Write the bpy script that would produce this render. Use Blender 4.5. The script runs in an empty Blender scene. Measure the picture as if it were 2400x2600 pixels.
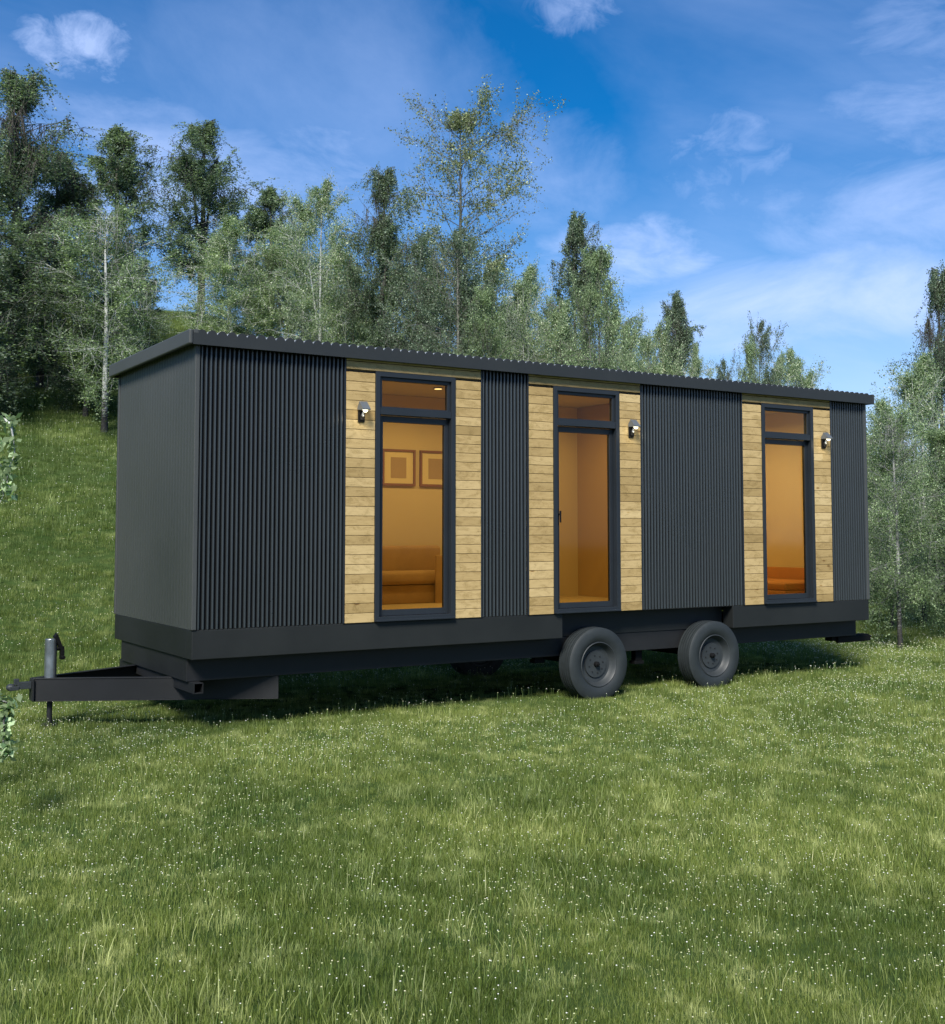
import bpy, bmesh, math, random
import numpy as np
from mathutils import Vector, Matrix
random.seed(7)
R = math.radians
sc = bpy.context.scene
COL = sc.collection
PI = math.pi
B = 0.96                       # height of the cladding's lower edge above the ground
# ------------------------------------------------------------------ camera
F, PY = 2948.69, -134.07       # focal length and principal point offset in pixels of a 2400 wide picture
YAW, PITCH = R(32.1445), R(3.6442)
CAM = Vector((-3.4991, -10.3598, 0.8834 + B))
FW = Vector((math.sin(YAW)*math.cos(PITCH), math.cos(YAW)*math.cos(PITCH), math.sin(PITCH)))
RT = Vector((math.cos(YAW), -math.sin(YAW), 0)); UP = RT.cross(FW)
cd = bpy.data.cameras.new('camera'); cam = bpy.data.objects.new('camera', cd); COL.objects.link(cam)
m = Matrix((RT, UP, -FW)).transposed().to_4x4(); m.translation = CAM; cam.matrix_world = m
cd.sensor_fit = 'HORIZONTAL'; cd.sensor_width = 36; cd.lens = 36*F/2400; cd.shift_y = PY/2400
cd.clip_start = 0.05; cd.clip_end = 3000
sc.camera = cam
sc.view_settings.view_transform = 'Standard'; sc.view_settings.look = 'None'
sc.view_settings.gamma = 1; sc.view_settings.exposure = 0.9
sc.render.engine = 'CYCLES'
sc.cycles.max_bounces = 8; sc.cycles.transparent_max_bounces = 16; sc.cycles.transmission_bounces = 6
sc.cycles.use_denoising = True

def hdir(u):                    # horizontal direction of a column of the picture (1848 wide)
    d = FW + RT*((u*1.2987-1200)/F)
    return Vector((d.x, d.y, 0)).normalized(), 1/max(1e-6, Vector((d.x, d.y)).length)
def ray(u, v):
    return FW + RT*((u*1.2987-1200)/F) - UP*((v*1.2987-1300-PY)/F)
def at(u, v, dist):             # point seen at (u, v) of the 1848 wide picture, at a horizontal distance
    d = ray(u, v); return CAM + d*(dist/math.hypot(d.x, d.y))

# ------------------------------------------------------------------ helpers: nodes
def mat(name):
    m = bpy.data.materials.new(name); m.use_nodes = True
    nt = m.node_tree; b = nt.nodes['Principled BSDF']
    return m, nt, b
def N(nt, t, **kw):
    n = nt.nodes.new(t)
    for k, v in kw.items():
        if k.startswith('i_'): n.inputs[k[2:].replace('_', ' ')].default_value = v
        else: setattr(n, k, v)
    return n
def L(nt, a, b): nt.links.new(a, b)
def ramp(nt, fac, stops):
    r = nt.nodes.new('ShaderNodeValToRGB'); e = r.color_ramp.elements
    while len(e) < len(stops): e.new(0.5)
    for el, (p, c) in zip(e, stops):
        el.position = p; el.color = (*c, 1) if len(c) == 3 else c
    L(nt, fac, r.inputs[0]); return r
def mix(nt, fac, a, b, mode='MIX'):
    n = nt.nodes.new('ShaderNodeMix'); n.data_type = 'RGBA'; n.blend_type = mode
    for s, v in ((n.inputs[0], fac), (n.inputs[6], a), (n.inputs[7], b)):
        if isinstance(v, bpy.types.NodeSocket): L(nt, v, s)
        else: s.default_value = v if not isinstance(v, tuple) or len(v) == 4 else (*v, 1)
    return n.outputs[2]
def math_(nt, op, a, b=None, clamp=False):
    n = nt.nodes.new('ShaderNodeMath'); n.operation = op; n.use_clamp = clamp
    for s, v in ((n.inputs[0], a), (n.inputs[1], b)):
        if v is None: continue
        if isinstance(v, bpy.types.NodeSocket): L(nt, v, s)
        else: s.default_value = v
    return n.outputs[0]
def noise(nt, scale, detail=4, rough=0.55, vec=None, dist=0.0, out=0):
    n = N(nt, 'ShaderNodeTexNoise'); n.inputs['Scale'].default_value = scale
    n.inputs['Detail'].default_value = detail; n.inputs['Roughness'].default_value = rough
    n.inputs['Distortion'].default_value = dist
    if vec is not None: L(nt, vec, n.inputs['Vector'])
    return n.outputs[out]
def objco(nt, scale=(1,1,1)):
    t = N(nt, 'ShaderNodeTexCoord'); mp = N(nt, 'ShaderNodeMapping'); mp.inputs['Scale'].default_value = scale
    L(nt, t.outputs['Object'], mp.inputs[0]); return mp.outputs[0]

def paint(name, col, rough=0.45, metal=0.0, var=0.25, bump=0.02, spec=0.5, scale=2.0):
    m, nt, b = mat(name)
    co = objco(nt)
    n1 = noise(nt, scale, 6, 0.6, co); n2 = noise(nt, 45, 4, 0.6, co)
    c2 = tuple(min(1, c*(1+var)) for c in col); c1 = tuple(c*(1-var) for c in col)
    r = ramp(nt, n1, [(0.3, c1), (0.7, c2)])
    d = mix(nt, 0.15, r.outputs[0], ramp(nt, n2, [(0.35, c1), (0.65, c2)]).outputs[0])
    L(nt, d, b.inputs['Base Color'])
    rr = N(nt, 'ShaderNodeMapRange'); L(nt, n1, rr.inputs[0]); rr.inputs[3].default_value = rough-0.08; rr.inputs[4].default_value = rough+0.12
    L(nt, rr.outputs[0], b.inputs['Roughness'])
    b.inputs['Metallic'].default_value = metal; b.inputs['Specular IOR Level'].default_value = spec
    if bump:
        bp = N(nt, 'ShaderNodeBump'); bp.inputs['Strength'].default_value = bump*5; bp.inputs['Distance'].default_value = 0.004
        L(nt, n2, bp.inputs['Height']); L(nt, bp.outputs[0], b.inputs['Normal'])
    return m

M = {}
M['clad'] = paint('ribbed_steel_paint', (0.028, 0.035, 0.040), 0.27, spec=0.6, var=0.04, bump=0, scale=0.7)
M['clad_lit'] = paint('end_steel_lit_tone', (0.050, 0.054, 0.053), 0.45, var=0.10, scale=0.7, spec=0.4)  # lighter copy of the cladding paint: sun on the end put into its colour
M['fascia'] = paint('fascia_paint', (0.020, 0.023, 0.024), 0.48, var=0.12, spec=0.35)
M['skirt'] = paint('skirt_paint', (0.0125, 0.0145, 0.0145), 0.55, var=0.18, spec=0.3)
M['chassis'] = paint('chassis_paint', (0.0125, 0.0135, 0.015), 0.55, var=0.2, spec=0.3)
M['frame'] = paint('frame_paint', (0.014, 0.018, 0.023), 0.42, var=0.1, spec=0.4)
M['rubber'] = paint('tyre_rubber', (0.017, 0.022, 0.024), 0.62, var=0.25, bump=0.05, scale=5, spec=0.4)
M['rim'] = paint('wheel_steel', (0.026, 0.031, 0.034), 0.5, var=0.2, scale=6, spec=0.4)
M['dark'] = paint('dark_steel', (0.005, 0.0052, 0.0056), 0.6, var=0.3, spec=0.12)  # dark steel parts, and the painted shade between the ribs
M['roof_sheet'] = paint('roof_sheet_metal', (0.42, 0.44, 0.46), 0.4, metal=0.3, var=0.15, scale=1.5)
M['steel'] = paint('bare_steel', (0.30, 0.32, 0.34), 0.32, metal=0.85, var=0.3, scale=8)
M['hood'] = paint('lamp_hood_metal', (0.16, 0.18, 0.20), 0.32, metal=0.5, var=0.1)
M['lining'] = paint('interior_wall', (0.62, 0.48, 0.255), 0.8, var=0.03, bump=0)
M['ceiling'] = paint('interior_ceiling', (0.52, 0.44, 0.23), 0.8, var=0.03, bump=0)
M['partition'] = paint('interior_partition', (0.38, 0.235, 0.085), 0.8, var=0.03, bump=0)
M['intfloor'] = paint('interior_floor', (0.46, 0.33, 0.16), 0.7, var=0.05)
M['sofa'] = paint('sofa_fabric', (0.40, 0.24, 0.10), 0.9, var=0.12, bump=0.1, scale=5)
M['sofa_dark'] = paint('sofa_base_fabric', (0.26, 0.12, 0.05), 0.9, var=0.1)
M['bed'] = paint('bed_fabric', (0.46, 0.185, 0.05), 0.9, var=0.1)
M['picframe'] = paint('picture_frame_wood', (0.22, 0.09, 0.04), 0.6, var=0.2)
M['mount'] = paint('picture_mount', (0.70, 0.56, 0.30), 0.9, var=0.03, bump=0)
M['print'] = paint('picture_print', (0.40, 0.27, 0.13), 0.9, var=0.08, bump=0)

def emis(name, col, s):
    m, nt, b = mat(name); b.inputs['Base Color'].default_value = (*col, 1)
    b.inputs['Emission Color'].default_value = (*col, 1); b.inputs['Emission Strength'].default_value = s; return m
M['bulb'] = emis('lamp_bulb', (1, 0.93, 0.72), 1.1)
M['spot'] = emis('ceiling_spot', (1, 0.85, 0.65), 1.0)

def glass():
    m, nt, b = mat('tinted_glass'); nt.nodes.remove(b)
    t = N(nt, 'ShaderNodeBsdfTransparent'); t.inputs[0].default_value = (0.93, 0.83, 0.55, 1)
    g = N(nt, 'ShaderNodeBsdfGlossy'); g.inputs['Roughness'].default_value = 0.06; g.inputs[0].default_value = (0.8, 0.85, 0.9, 1)
    f = N(nt, 'ShaderNodeFresnel'); f.inputs[0].default_value = 1.25
    ms = N(nt, 'ShaderNodeMixShader'); L(nt, f.outputs[0], ms.inputs[0]); L(nt, t.outputs[0], ms.inputs[1]); L(nt, g.outputs[0], ms.inputs[2])
    L(nt, ms.outputs[0], nt.nodes['Material Output'].inputs[0]); return m
M['glass'] = glass()

def timber():
    m, nt, b = mat('pine_boards')
    tint = N(nt, 'ShaderNodeAttribute', attribute_name='tint').outputs['Fac']
    off = N(nt, 'ShaderNodeAttribute', attribute_name='shift').outputs['Vector']
    t = N(nt, 'ShaderNodeTexCoord'); ad = N(nt, 'ShaderNodeVectorMath', operation='ADD'); L(nt, t.outputs['Object'], ad.inputs[0]); L(nt, off, ad.inputs[1])
    mp = N(nt, 'ShaderNodeMapping'); mp.inputs['Scale'].default_value = (1.3, 1, 16); L(nt, ad.outputs[0], mp.inputs[0])
    grain = noise(nt, 3.5, 9, 0.68, mp.outputs[0], 1.6)
    mp2 = N(nt, 'ShaderNodeMapping'); mp2.inputs['Scale'].default_value = (2.2, 1, 4.5); L(nt, ad.outputs[0], mp2.inputs[0])
    patch = noise(nt, 3.0, 5, 0.65, mp2.outputs[0], 0.8)
    mp3 = N(nt, 'ShaderNodeMapping'); mp3.inputs['Scale'].default_value = (3.0, 1, 14); L(nt, ad.outputs[0], mp3.inputs[0])
    crk = noise(nt, 3.0, 8, 0.75, mp3.outputs[0], 3.0)
    base = ramp(nt, tint, [(0.0, (0.31, 0.215, 0.082)), (0.5, (0.43, 0.308, 0.132)), (1.0, (0.53, 0.40, 0.195))]).outputs[0]
    g = ramp(nt, grain, [(0.3, (0.72, 0.68, 0.58)), (0.55, (1, 1, 1)), (0.8, (1.08, 1.06, 1.0))]).outputs[0]
    c = mix(nt, 0.62, base, g, 'MULTIPLY')
    p = ramp(nt, patch, [(0.36, (0.62, 0.58, 0.38)), (0.5, (1, 1, 1))]).outputs[0]
    c = mix(nt, 0.42, c, p, 'MULTIPLY')
    k = ramp(nt, crk, [(0.478, (1, 1, 1)), (0.50, (0.30, 0.25, 0.17)), (0.515, (1, 1, 1))]).outputs[0]
    kf = ramp(nt, patch, [(0.42, (1, 1, 1)), (0.56, (0, 0, 0))]).outputs[0]
    c = mix(nt, kf, c, mix(nt, 1.0, c, k, 'MULTIPLY'))
    vo = N(nt, 'ShaderNodeTexVoronoi'); mp4 = N(nt, 'ShaderNodeMapping'); mp4.inputs['Scale'].default_value = (2.6, 1, 7); L(nt, ad.outputs[0], mp4.inputs[0])
    L(nt, mp4.outputs[0], vo.inputs['Vector']); vo.inputs['Scale'].default_value = 1.0
    kn = ramp(nt, vo.outputs['Distance'], [(0.05, (0.35, 0.24, 0.13)), (0.085, (0.8, 0.7, 0.5)), (0.11, (1, 1, 1))]).outputs[0]
    c = mix(nt, 0.9, c, kn, 'MULTIPLY')
    L(nt, c, b.inputs['Base Color']); b.inputs['Roughness'].default_value = 0.68
    bp = N(nt, 'ShaderNodeBump'); bp.inputs['Strength'].default_value = 0.35; bp.inputs['Distance'].default_value = 0.004
    L(nt, grain, bp.inputs['Height']); L(nt, bp.outputs[0], b.inputs['Normal'])
    return m
M['timber'] = timber()

def leaf_mat(name, c_lo, c_hi, transl=0.35, rough=0.45, spec=0.5):
    m, nt, b = mat(name)
    t = N(nt, 'ShaderNodeAttribute', attribute_name='tint').outputs['Fac']
    c = ramp(nt, t, [(0.0, c_lo), (0.78, c_hi), (0.92, tuple(min(0.75, x*1.9+0.12) for x in c_hi))]).outputs[0]  # palest stop: leaf highlights painted in as a lighter tint
    L(nt, c, b.inputs['Base Color']); b.inputs['Roughness'].default_value = rough; b.inputs['Specular IOR Level'].default_value = spec
    tr = N(nt, 'ShaderNodeBsdfTranslucent'); tc = mix(nt, 1.0, c, (1.2, 1.35, 0.7, 1), 'MULTIPLY'); L(nt, tc, tr.inputs[0])
    ms = N(nt, 'ShaderNodeMixShader'); ms.inputs[0].default_value = transl
    L(nt, b.outputs[0], ms.inputs[1]); L(nt, tr.outputs[0], ms.inputs[2]); L(nt, ms.outputs[0], nt.nodes['Material Output'].inputs[0])
    return m
M['leaf_dark'] = leaf_mat('dark_leaves', (0.052, 0.086, 0.056), (0.160, 0.215, 0.145), 0.45, 0.55, 0.3)
M['leaf_mid'] = leaf_mat('green_leaves', (0.075, 0.120, 0.055), (0.24, 0.32, 0.17), 0.45, 0.5, 0.35)
M['leaf_pale'] = leaf_mat('pale_leaves', (0.095, 0.155, 0.075), (0.31, 0.40, 0.24), 0.45, 0.45, 0.4)
M['leaf_brown'] = leaf_mat('olive_brown_leaves', (0.080, 0.110, 0.052), (0.21, 0.25, 0.12), 0.35, 0.5)

def birch_bark(name, white, low):
    m, nt, b = mat(name)
    t = N(nt, 'ShaderNodeTexCoord'); mp = N(nt, 'ShaderNodeMapping'); mp.inputs['Scale'].default_value = (6, 6, 22); L(nt, t.outputs['Object'], mp.inputs[0])
    n1 = noise(nt, 1.3, 6, 0.7, mp.outputs[0], 0.6)
    n2 = noise(nt, 3.0, 5, 0.6, t.outputs['Object'])
    sp = N(nt, 'ShaderNodeSeparateXYZ'); L(nt, t.outputs['Object'], sp.inputs[0])
    hz = N(nt, 'ShaderNodeMapRange'); L(nt, sp.outputs[2], hz.inputs[0]); hz.inputs[1].default_value = 0.2; hz.inputs[2].default_value = low
    hz.inputs[3].default_value = 0.24; hz.inputs[4].default_value = -0.05
    f = math_(nt, 'SUBTRACT', math_(nt, 'ADD', n1, math_(nt, 'MULTIPLY', math_(nt, 'SUBTRACT', n2, 0.5), 0.5)), hz.outputs[0])
    c = ramp(nt, f, [(0.36, (0.02, 0.019, 0.017)), (0.44, tuple(w*0.55 for w in white)), (0.56, white)]).outputs[0]
    L(nt, c, b.inputs['Base Color']); b.inputs['Roughness'].default_value = 0.75
    bp = N(nt, 'ShaderNodeBump'); bp.inputs['Strength'].default_value = 0.6; bp.inputs['Distance'].default_value = 0.02; L(nt, n1, bp.inputs['Height']); L(nt, bp.outputs[0], b.inputs['Normal'])
    return m
M['bark_white'] = birch_bark('white_birch_bark', (0.52, 0.54, 0.52), 2.2)
M['bark_grey'] = birch_bark('grey_bark', (0.16, 0.16, 0.14), 3.0)
M['bark_speck'] = birch_bark('speckled_bark', (0.30, 0.31, 0.30), 3.5)
M['bark_dark'] = birch_bark('dark_bark', (0.06, 0.055, 0.045), 6.0)

# ------------------------------------------------------------------ helpers: objects and meshes
def link(o, parent=None):
    COL.objects.link(o)
    if parent is not None: o.parent = parent
    return o
def empty(name, loc=(0,0,0), rz=0, parent=None):
    o = bpy.data.objects.new(name, None); o.empty_display_size = 0.2; o.location = loc; o.rotation_euler = (0,0,rz); return link(o, parent)
def tag(o, label=None, cat=None, group=None, kind=None):
    if label: o['label'] = label
    if cat: o['category'] = cat
    if group: o['group'] = group
    if kind: o['kind'] = kind
    return o
def obj(name, bm, m, parent=None, org=(0,0,0), bevel=0, smooth=False, loc=None):
    me = bpy.data.meshes.new(name)
    if any(org): bmesh.ops.translate(bm, verts=bm.verts, vec=(-org[0], -org[1], -org[2]))
    bmesh.ops.recalc_face_normals(bm, faces=bm.faces)
    bm.to_mesh(me); bm.free(); me.materials.append(m)
    if smooth:
        for p in me.polygons: p.use_smooth = True
    o = bpy.data.objects.new(name, me); link(o, parent)
    if loc is not None: o.location = loc
    if bevel:
        md = o.modifiers.new('bevel', 'BEVEL'); md.width = bevel; md.segments = 2; md.limit_method = 'ANGLE'; md.angle_limit = R(40)
        md.harden_normals = False
    return o
def box(bm, x0, x1, y0, y1, z0, z1):
    v = [bm.verts.new((x, y, z)) for z in (z0, z1) for y in (y0, y1) for x in (x0, x1)]
    for f in ((0,1,3,2), (4,6,7,5), (0,4,5,1), (1,5,7,3), (3,7,6,2), (2,6,4,0)): bm.faces.new([v[i] for i in f])
    return v
def cyl(bm, p0, p1, r, n=16, r2=None):
    p0 = Vector(p0); p1 = Vector(p1); d = (p1-p0).normalized(); r2 = r if r2 is None else r2
    a = d.orthogonal().normalized(); b = d.cross(a)
    A = [bm.verts.new(p0+(a*math.cos(t)+b*math.sin(t))*r) for t in [2*PI*i/n for i in range(n)]]
    Bv = [bm.verts.new(p1+(a*math.cos(t)+b*math.sin(t))*r2) for t in [2*PI*i/n for i in range(n)]]
    for i in range(n): bm.faces.new((A[i], A[(i+1)%n], Bv[(i+1)%n], Bv[i]))
    bm.faces.new(A[::-1]); bm.faces.new(Bv)
def beam(bm, p0, p1, w, z0, z1):       # upright bar between two plan points
    a = Vector((p0[0], p0[1], 0)); b = Vector((p1[0], p1[1], 0)); n = (b-a).normalized(); s = Vector((-n.y, n.x, 0))*w/2
    v = []
    for z in (z0, z1):
        for q in (a-s, b-s, b+s, a+s): v.append(bm.verts.new((q.x, q.y, z)))
    for f in ((3,2,1,0), (4,5,6,7), (0,1,5,4), (1,2,6,5), (2,3,7,6), (3,0,4,7)): bm.faces.new([v[i] for i in f])
def lathe(bm, prof, axis='Y', n=48, closed=False):   # prof: (radius, along)
    rings = []
    for r, a in prof:
        ring = []
        for i in range(n):
            t = 2*PI*i/n
            ring.append(bm.verts.new((r*math.cos(t), a, r*math.sin(t)) if axis == 'Y' else (r*math.cos(t), r*math.sin(t), a)))
        rings.append(ring)
    for k in range(len(rings)-1 + (1 if closed else 0)):
        A = rings[k]; C = rings[(k+1) % len(rings)]
        for i in range(n): bm.faces.new((A[i], A[(i+1)%n], C[(i+1)%n], C[i]))
def extrude_profile(bm, pts, z0, z1, f=lambda a, b, z: (a, b, z)):
    lo = [bm.verts.new(f(a, b, z0)) for a, b in pts]; hi = [bm.verts.new(f(a, b, z1)) for a, b in pts]
    for i in range(len(pts)-1): bm.faces.new((lo[i], lo[i+1], hi[i+1], hi[i]))

# ------------------------------------------------------------------ world: sky, clouds, sun
SUN = Vector((-0.66, -0.68, 0.90)).normalized()
w = bpy.data.worlds.new('World'); sc.world = w; w.use_nodes = True
nt = w.node_tree; bg = nt.nodes['Background']
sky = N(nt, 'ShaderNodeTexSky', sky_type='NISHITA'); sky.sun_disc = False
sky.sun_elevation = math.asin(SUN.z); sky.sun_rotation = math.atan2(SUN.x, SUN.y)
sky.air_density = 1.0; sky.dust_density = 0.3; sky.ozone_density = 2.5; sky.altitude = 600
hs = N(nt, 'ShaderNodeHueSaturation'); hs.inputs['Saturation'].default_value = 1.50; hs.inputs['Value'].default_value = 0.82; hs.inputs['Hue'].default_value = 0.505
L(nt, sky.outputs[0], hs.inputs['Color'])
tc = N(nt, 'ShaderNodeTexCoord'); sp = N(nt, 'ShaderNodeSeparateXYZ'); L(nt, tc.outputs['Generated'], sp.inputs[0])
zz = math_(nt, 'ADD', math_(nt, 'MAXIMUM', sp.outputs[2], 0.0), 0.12)
cx = math_(nt, 'DIVIDE', sp.outputs[0], zz); cy = math_(nt, 'DIVIDE', sp.outputs[1], zz)
cb = N(nt, 'ShaderNodeCombineXYZ'); L(nt, cx, cb.inputs[0]); L(nt, cy, cb.inputs[1])
mp = N(nt, 'ShaderNodeMapping'); L(nt, cb.outputs[0], mp.inputs[0]); mp.inputs['Rotation'].default_value = (0, 0, R(20)); mp.inputs['Scale'].default_value = (0.7, 1.0, 1); mp.inputs['Location'].default_value = (3.1, 1.7, 0)
big = noise(nt, 0.75, 7, 0.58, mp.outputs[0], 0.5)
mp2 = N(nt, 'ShaderNodeMapping'); L(nt, cb.outputs[0], mp2.inputs[0]); mp2.inputs['Rotation'].default_value = (0, 0, R(-25)); mp2.inputs['Scale'].default_value = (0.8, 1.9, 1)
wisp = noise(nt, 1.6, 8, 0.58, mp2.outputs[0], 1.2)
f1 = ramp(nt, big, [(0.42, (0.02, 0.02, 0.02)), (0.76, (0.52, 0.52, 0.52))]).outputs[0]
f2 = ramp(nt, wisp, [(0.35, (0.55, 0.55, 0.55)), (0.66, (1, 1, 1))]).outputs[0]
cl = math_(nt, 'MULTIPLY', f1, f2)
def cloud_at(u, v, rad, sq, amt, sc_=9.0, off=0.0):        # one cloud of its own, at a direction of the sky
    d = ray(u, v).normalized()
    side = d.cross(Vector((0,0,1))).normalized(); upv = side.cross(d)
    dots = []
    for ax, s in ((side, 1.0/rad), (upv, 1.0/(rad*sq))):
        n = N(nt, 'ShaderNodeVectorMath', operation='DOT_PRODUCT'); L(nt, tc.outputs['Generated'], n.inputs[0]); n.inputs[1].default_value = ax
        dots.append(math_(nt, 'MULTIPLY', n.outputs['Value'], s) if ax is side else math_(nt, 'MULTIPLY', math_(nt, 'SUBTRACT', n.outputs['Value'], 0.0), s))
    r2 = math_(nt, 'ADD', math_(nt, 'MULTIPLY', dots[0], dots[0]), math_(nt, 'MULTIPLY', dots[1], dots[1]))
    fwd = N(nt, 'ShaderNodeVectorMath', operation='DOT_PRODUCT'); L(nt, tc.outputs['Generated'], fwd.inputs[0]); fwd.inputs[1].default_value = d
    front = math_(nt, 'GREATER_THAN', fwd.outputs['Value'], 0.0)
    mpp = N(nt, 'ShaderNodeMapping'); mpp.inputs['Location'].default_value = (off, off, off); L(nt, tc.outputs['Generated'], mpp.inputs[0]); mpp.inputs['Scale'].default_value = (1, 1, 2.6 if sq < 0.5 else 1.3)
    nn = noise(nt, sc_/rad*0.17, 9, 0.62, mpp.outputs[0], 0.45)
    mk = math_(nt, 'SUBTRACT', 1.0, r2, True)
    v_ = math_(nt, 'MULTIPLY', math_(nt, 'SUBTRACT', math_(nt, 'ADD', nn, math_(nt, 'MULTIPLY', mk, 0.36)), 0.585), 2.5, True)
    v_ = math_(nt, 'MULTIPLY', v_, math_(nt, 'MULTIPLY', mk, 1.7, True))
    return math_(nt, 'MULTIPLY', math_(nt, 'MULTIPLY', v_, front), amt)
for args in ((155, 92, 0.060, 0.60, 0.85, 12, 0.0), (1130, 10, 0.050, 0.6, 0.5, 10, 2.0), (1590, 575, 0.19, 0.30, 0.80, 6, 5.0), (1400, 640, 0.12, 0.25, 0.5, 6, 6.0),
             (1740, 400, 0.15, 0.42, 0.60, 6, 8.0), (1800, 220, 0.12, 0.42, 0.62, 6, 11.0), (1800, 60, 0.10, 0.4, 0.5, 6, 12.0), (270, 330, 0.20, 0.42, 0.75, 5, 14.0), (640, 200, 0.24, 0.6, 0.36, 5, 17.0),
             (1230, 490, 0.10, 0.40, 0.65, 9, 19.0), (1420, 310, 0.075, 0.8, 0.42, 14, 23.0), (1000, 330, 0.14, 0.5, 0.4, 7, 27.0), (560, 330, 0.16, 0.35, 0.6, 7, 29.0)):
    cl = math_(nt, 'MAXIMUM', cl, cloud_at(*args))
low = N(nt, 'ShaderNodeMapRange'); L(nt, sp.outputs[2], low.inputs[0]); low.inputs[1].default_value = 0.0; low.inputs[2].default_value = 0.30; low.inputs[3].default_value = 0.70; low.inputs[4].default_value = 0.0
cl2 = math_(nt, 'ADD', math_(nt, 'MULTIPLY', cl, 0.78), low.outputs[0], True)
skyc = mix(nt, cl2, hs.outputs[0], (4.2, 5.3, 8.2, 1))
L(nt, skyc, bg.inputs['Color']); bg.inputs['Strength'].default_value = 0.085
ld = bpy.data.lights.new('sun', 'SUN'); lo = bpy.data.objects.new('sun', ld); COL.objects.link(lo)
ld.energy = 4.0; ld.angle = R(17.0); ld.color = (1.0, 0.95, 0.86)
lo.rotation_euler = SUN.to_track_quat('Z', 'Y').to_euler(); lo.location = (0, 0, 30)

# ------------------------------------------------------------------ terrain
def sst(a, b, x):
    t = np.clip((x-a)/(b-a), 0, 1); return t*t*(3-2*t)
def ground(x, y):
    x = np.asarray(x, float); y = np.asarray(y, float)
    s = 1 - 0.93*sst(4, 19, x - 0.25*np.maximum(y-4, 0))
    s = s*(0.35 + 0.65*sst(-60, -12, x))
    yy = np.maximum(y-2.6, 0)
    h = 0.345*(np.sqrt(yy*yy+1.2)-1.095)
    h = h*(1-sst(27, 50, y)) + (0.345*29)*sst(27, 50, y)*1.0
    n = 0.10*np.sin(x*0.31+1.3)*np.cos(y*0.27)+0.05*np.sin(x*0.9+y*0.6)
    lvl = sst(3, 9, np.hypot(x-4.0, (y-1.0)*1.5)-3.0)
    return h*s + n*lvl*0.8
def gz(x, y): return float(ground(x, y))
def axis(lo_, hi_, c0, c1):
    a = [c0]; st = 0.5
    while a[-1] < c1: a.append(a[-1]+0.6)
    while a[-1] < hi_: st *= 1.13; a.append(a[-1]+max(0.6, st))
    st = 0.5
    while a[0] > lo_: st *= 1.13; a.insert(0, a[0]-max(0.6, st))
    return np.array(a)
ax = axis(-400, 500, -12, 32); ay = axis(-120, 600, -10, 50)
X, Y = np.meshgrid(ax, ay); Z = ground(X, Y)
nx, ny = len(ax), len(ay)
vs = np.stack([X.ravel(), Y.ravel(), Z.ravel()], 1)
idx = np.arange(nx*ny).reshape(ny, nx)
fs = np.stack([idx[:-1,:-1].ravel(), idx[:-1,1:].ravel(), idx[1:,1:].ravel(), idx[1:,:-1].ravel()], 1)
def np_mesh(name, vs, fs, m, tint=None, smooth=False):
    me = bpy.data.meshes.new(name); k = fs.shape[1]
    me.vertices.add(len(vs)); me.vertices.foreach_set('co', np.asarray(vs, np.float32).ravel())
    me.loops.add(fs.size); me.loops.foreach_set('vertex_index', np.asarray(fs, np.int32).ravel())
    me.polygons.add(len(fs)); me.polygons.foreach_set('loop_start', np.arange(0, fs.size, k, dtype=np.int32))
    me.polygons.foreach_set('loop_total', np.full(len(fs), k, np.int32))
    if smooth: me.polygons.foreach_set('use_smooth', np.ones(len(fs), bool))
    if tint is not None:
        a = me.attributes.new('tint', 'FLOAT', 'FACE'); a.data.foreach_set('value', np.asarray(tint, np.float32))
    me.update(calc_edges=True); me.validate(); me.materials.append(m); return me
gm, nt, b = mat('meadow_soil')
n1 = noise(nt, 0.45, 6, 0.6, objco(nt)); n2 = noise(nt, 9, 6, 0.7, objco(nt))
c = ramp(nt, n1, [(0.35, (0.030, 0.055, 0.016)), (0.6, (0.055, 0.085, 0.028)), (0.75, (0.10, 0.12, 0.05))]).outputs[0]
c = mix(nt, 0.6, c, ramp(nt, n2, [(0.3, (0.4, 0.4, 0.35)), (0.7, (1.3, 1.3, 1.2))]).outputs[0], 'MULTIPLY')
L(nt, c, b.inputs['Base Color']); b.inputs['Roughness'].default_value = 0.95; b.inputs['Specular IOR Level'].default_value = 0.0
go = link(bpy.data.objects.new('ground', np_mesh('ground', vs, fs, gm, smooth=True))); tag(go, 'grassy meadow ground rising to a hillside behind the trailer', kind='structure')

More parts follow.
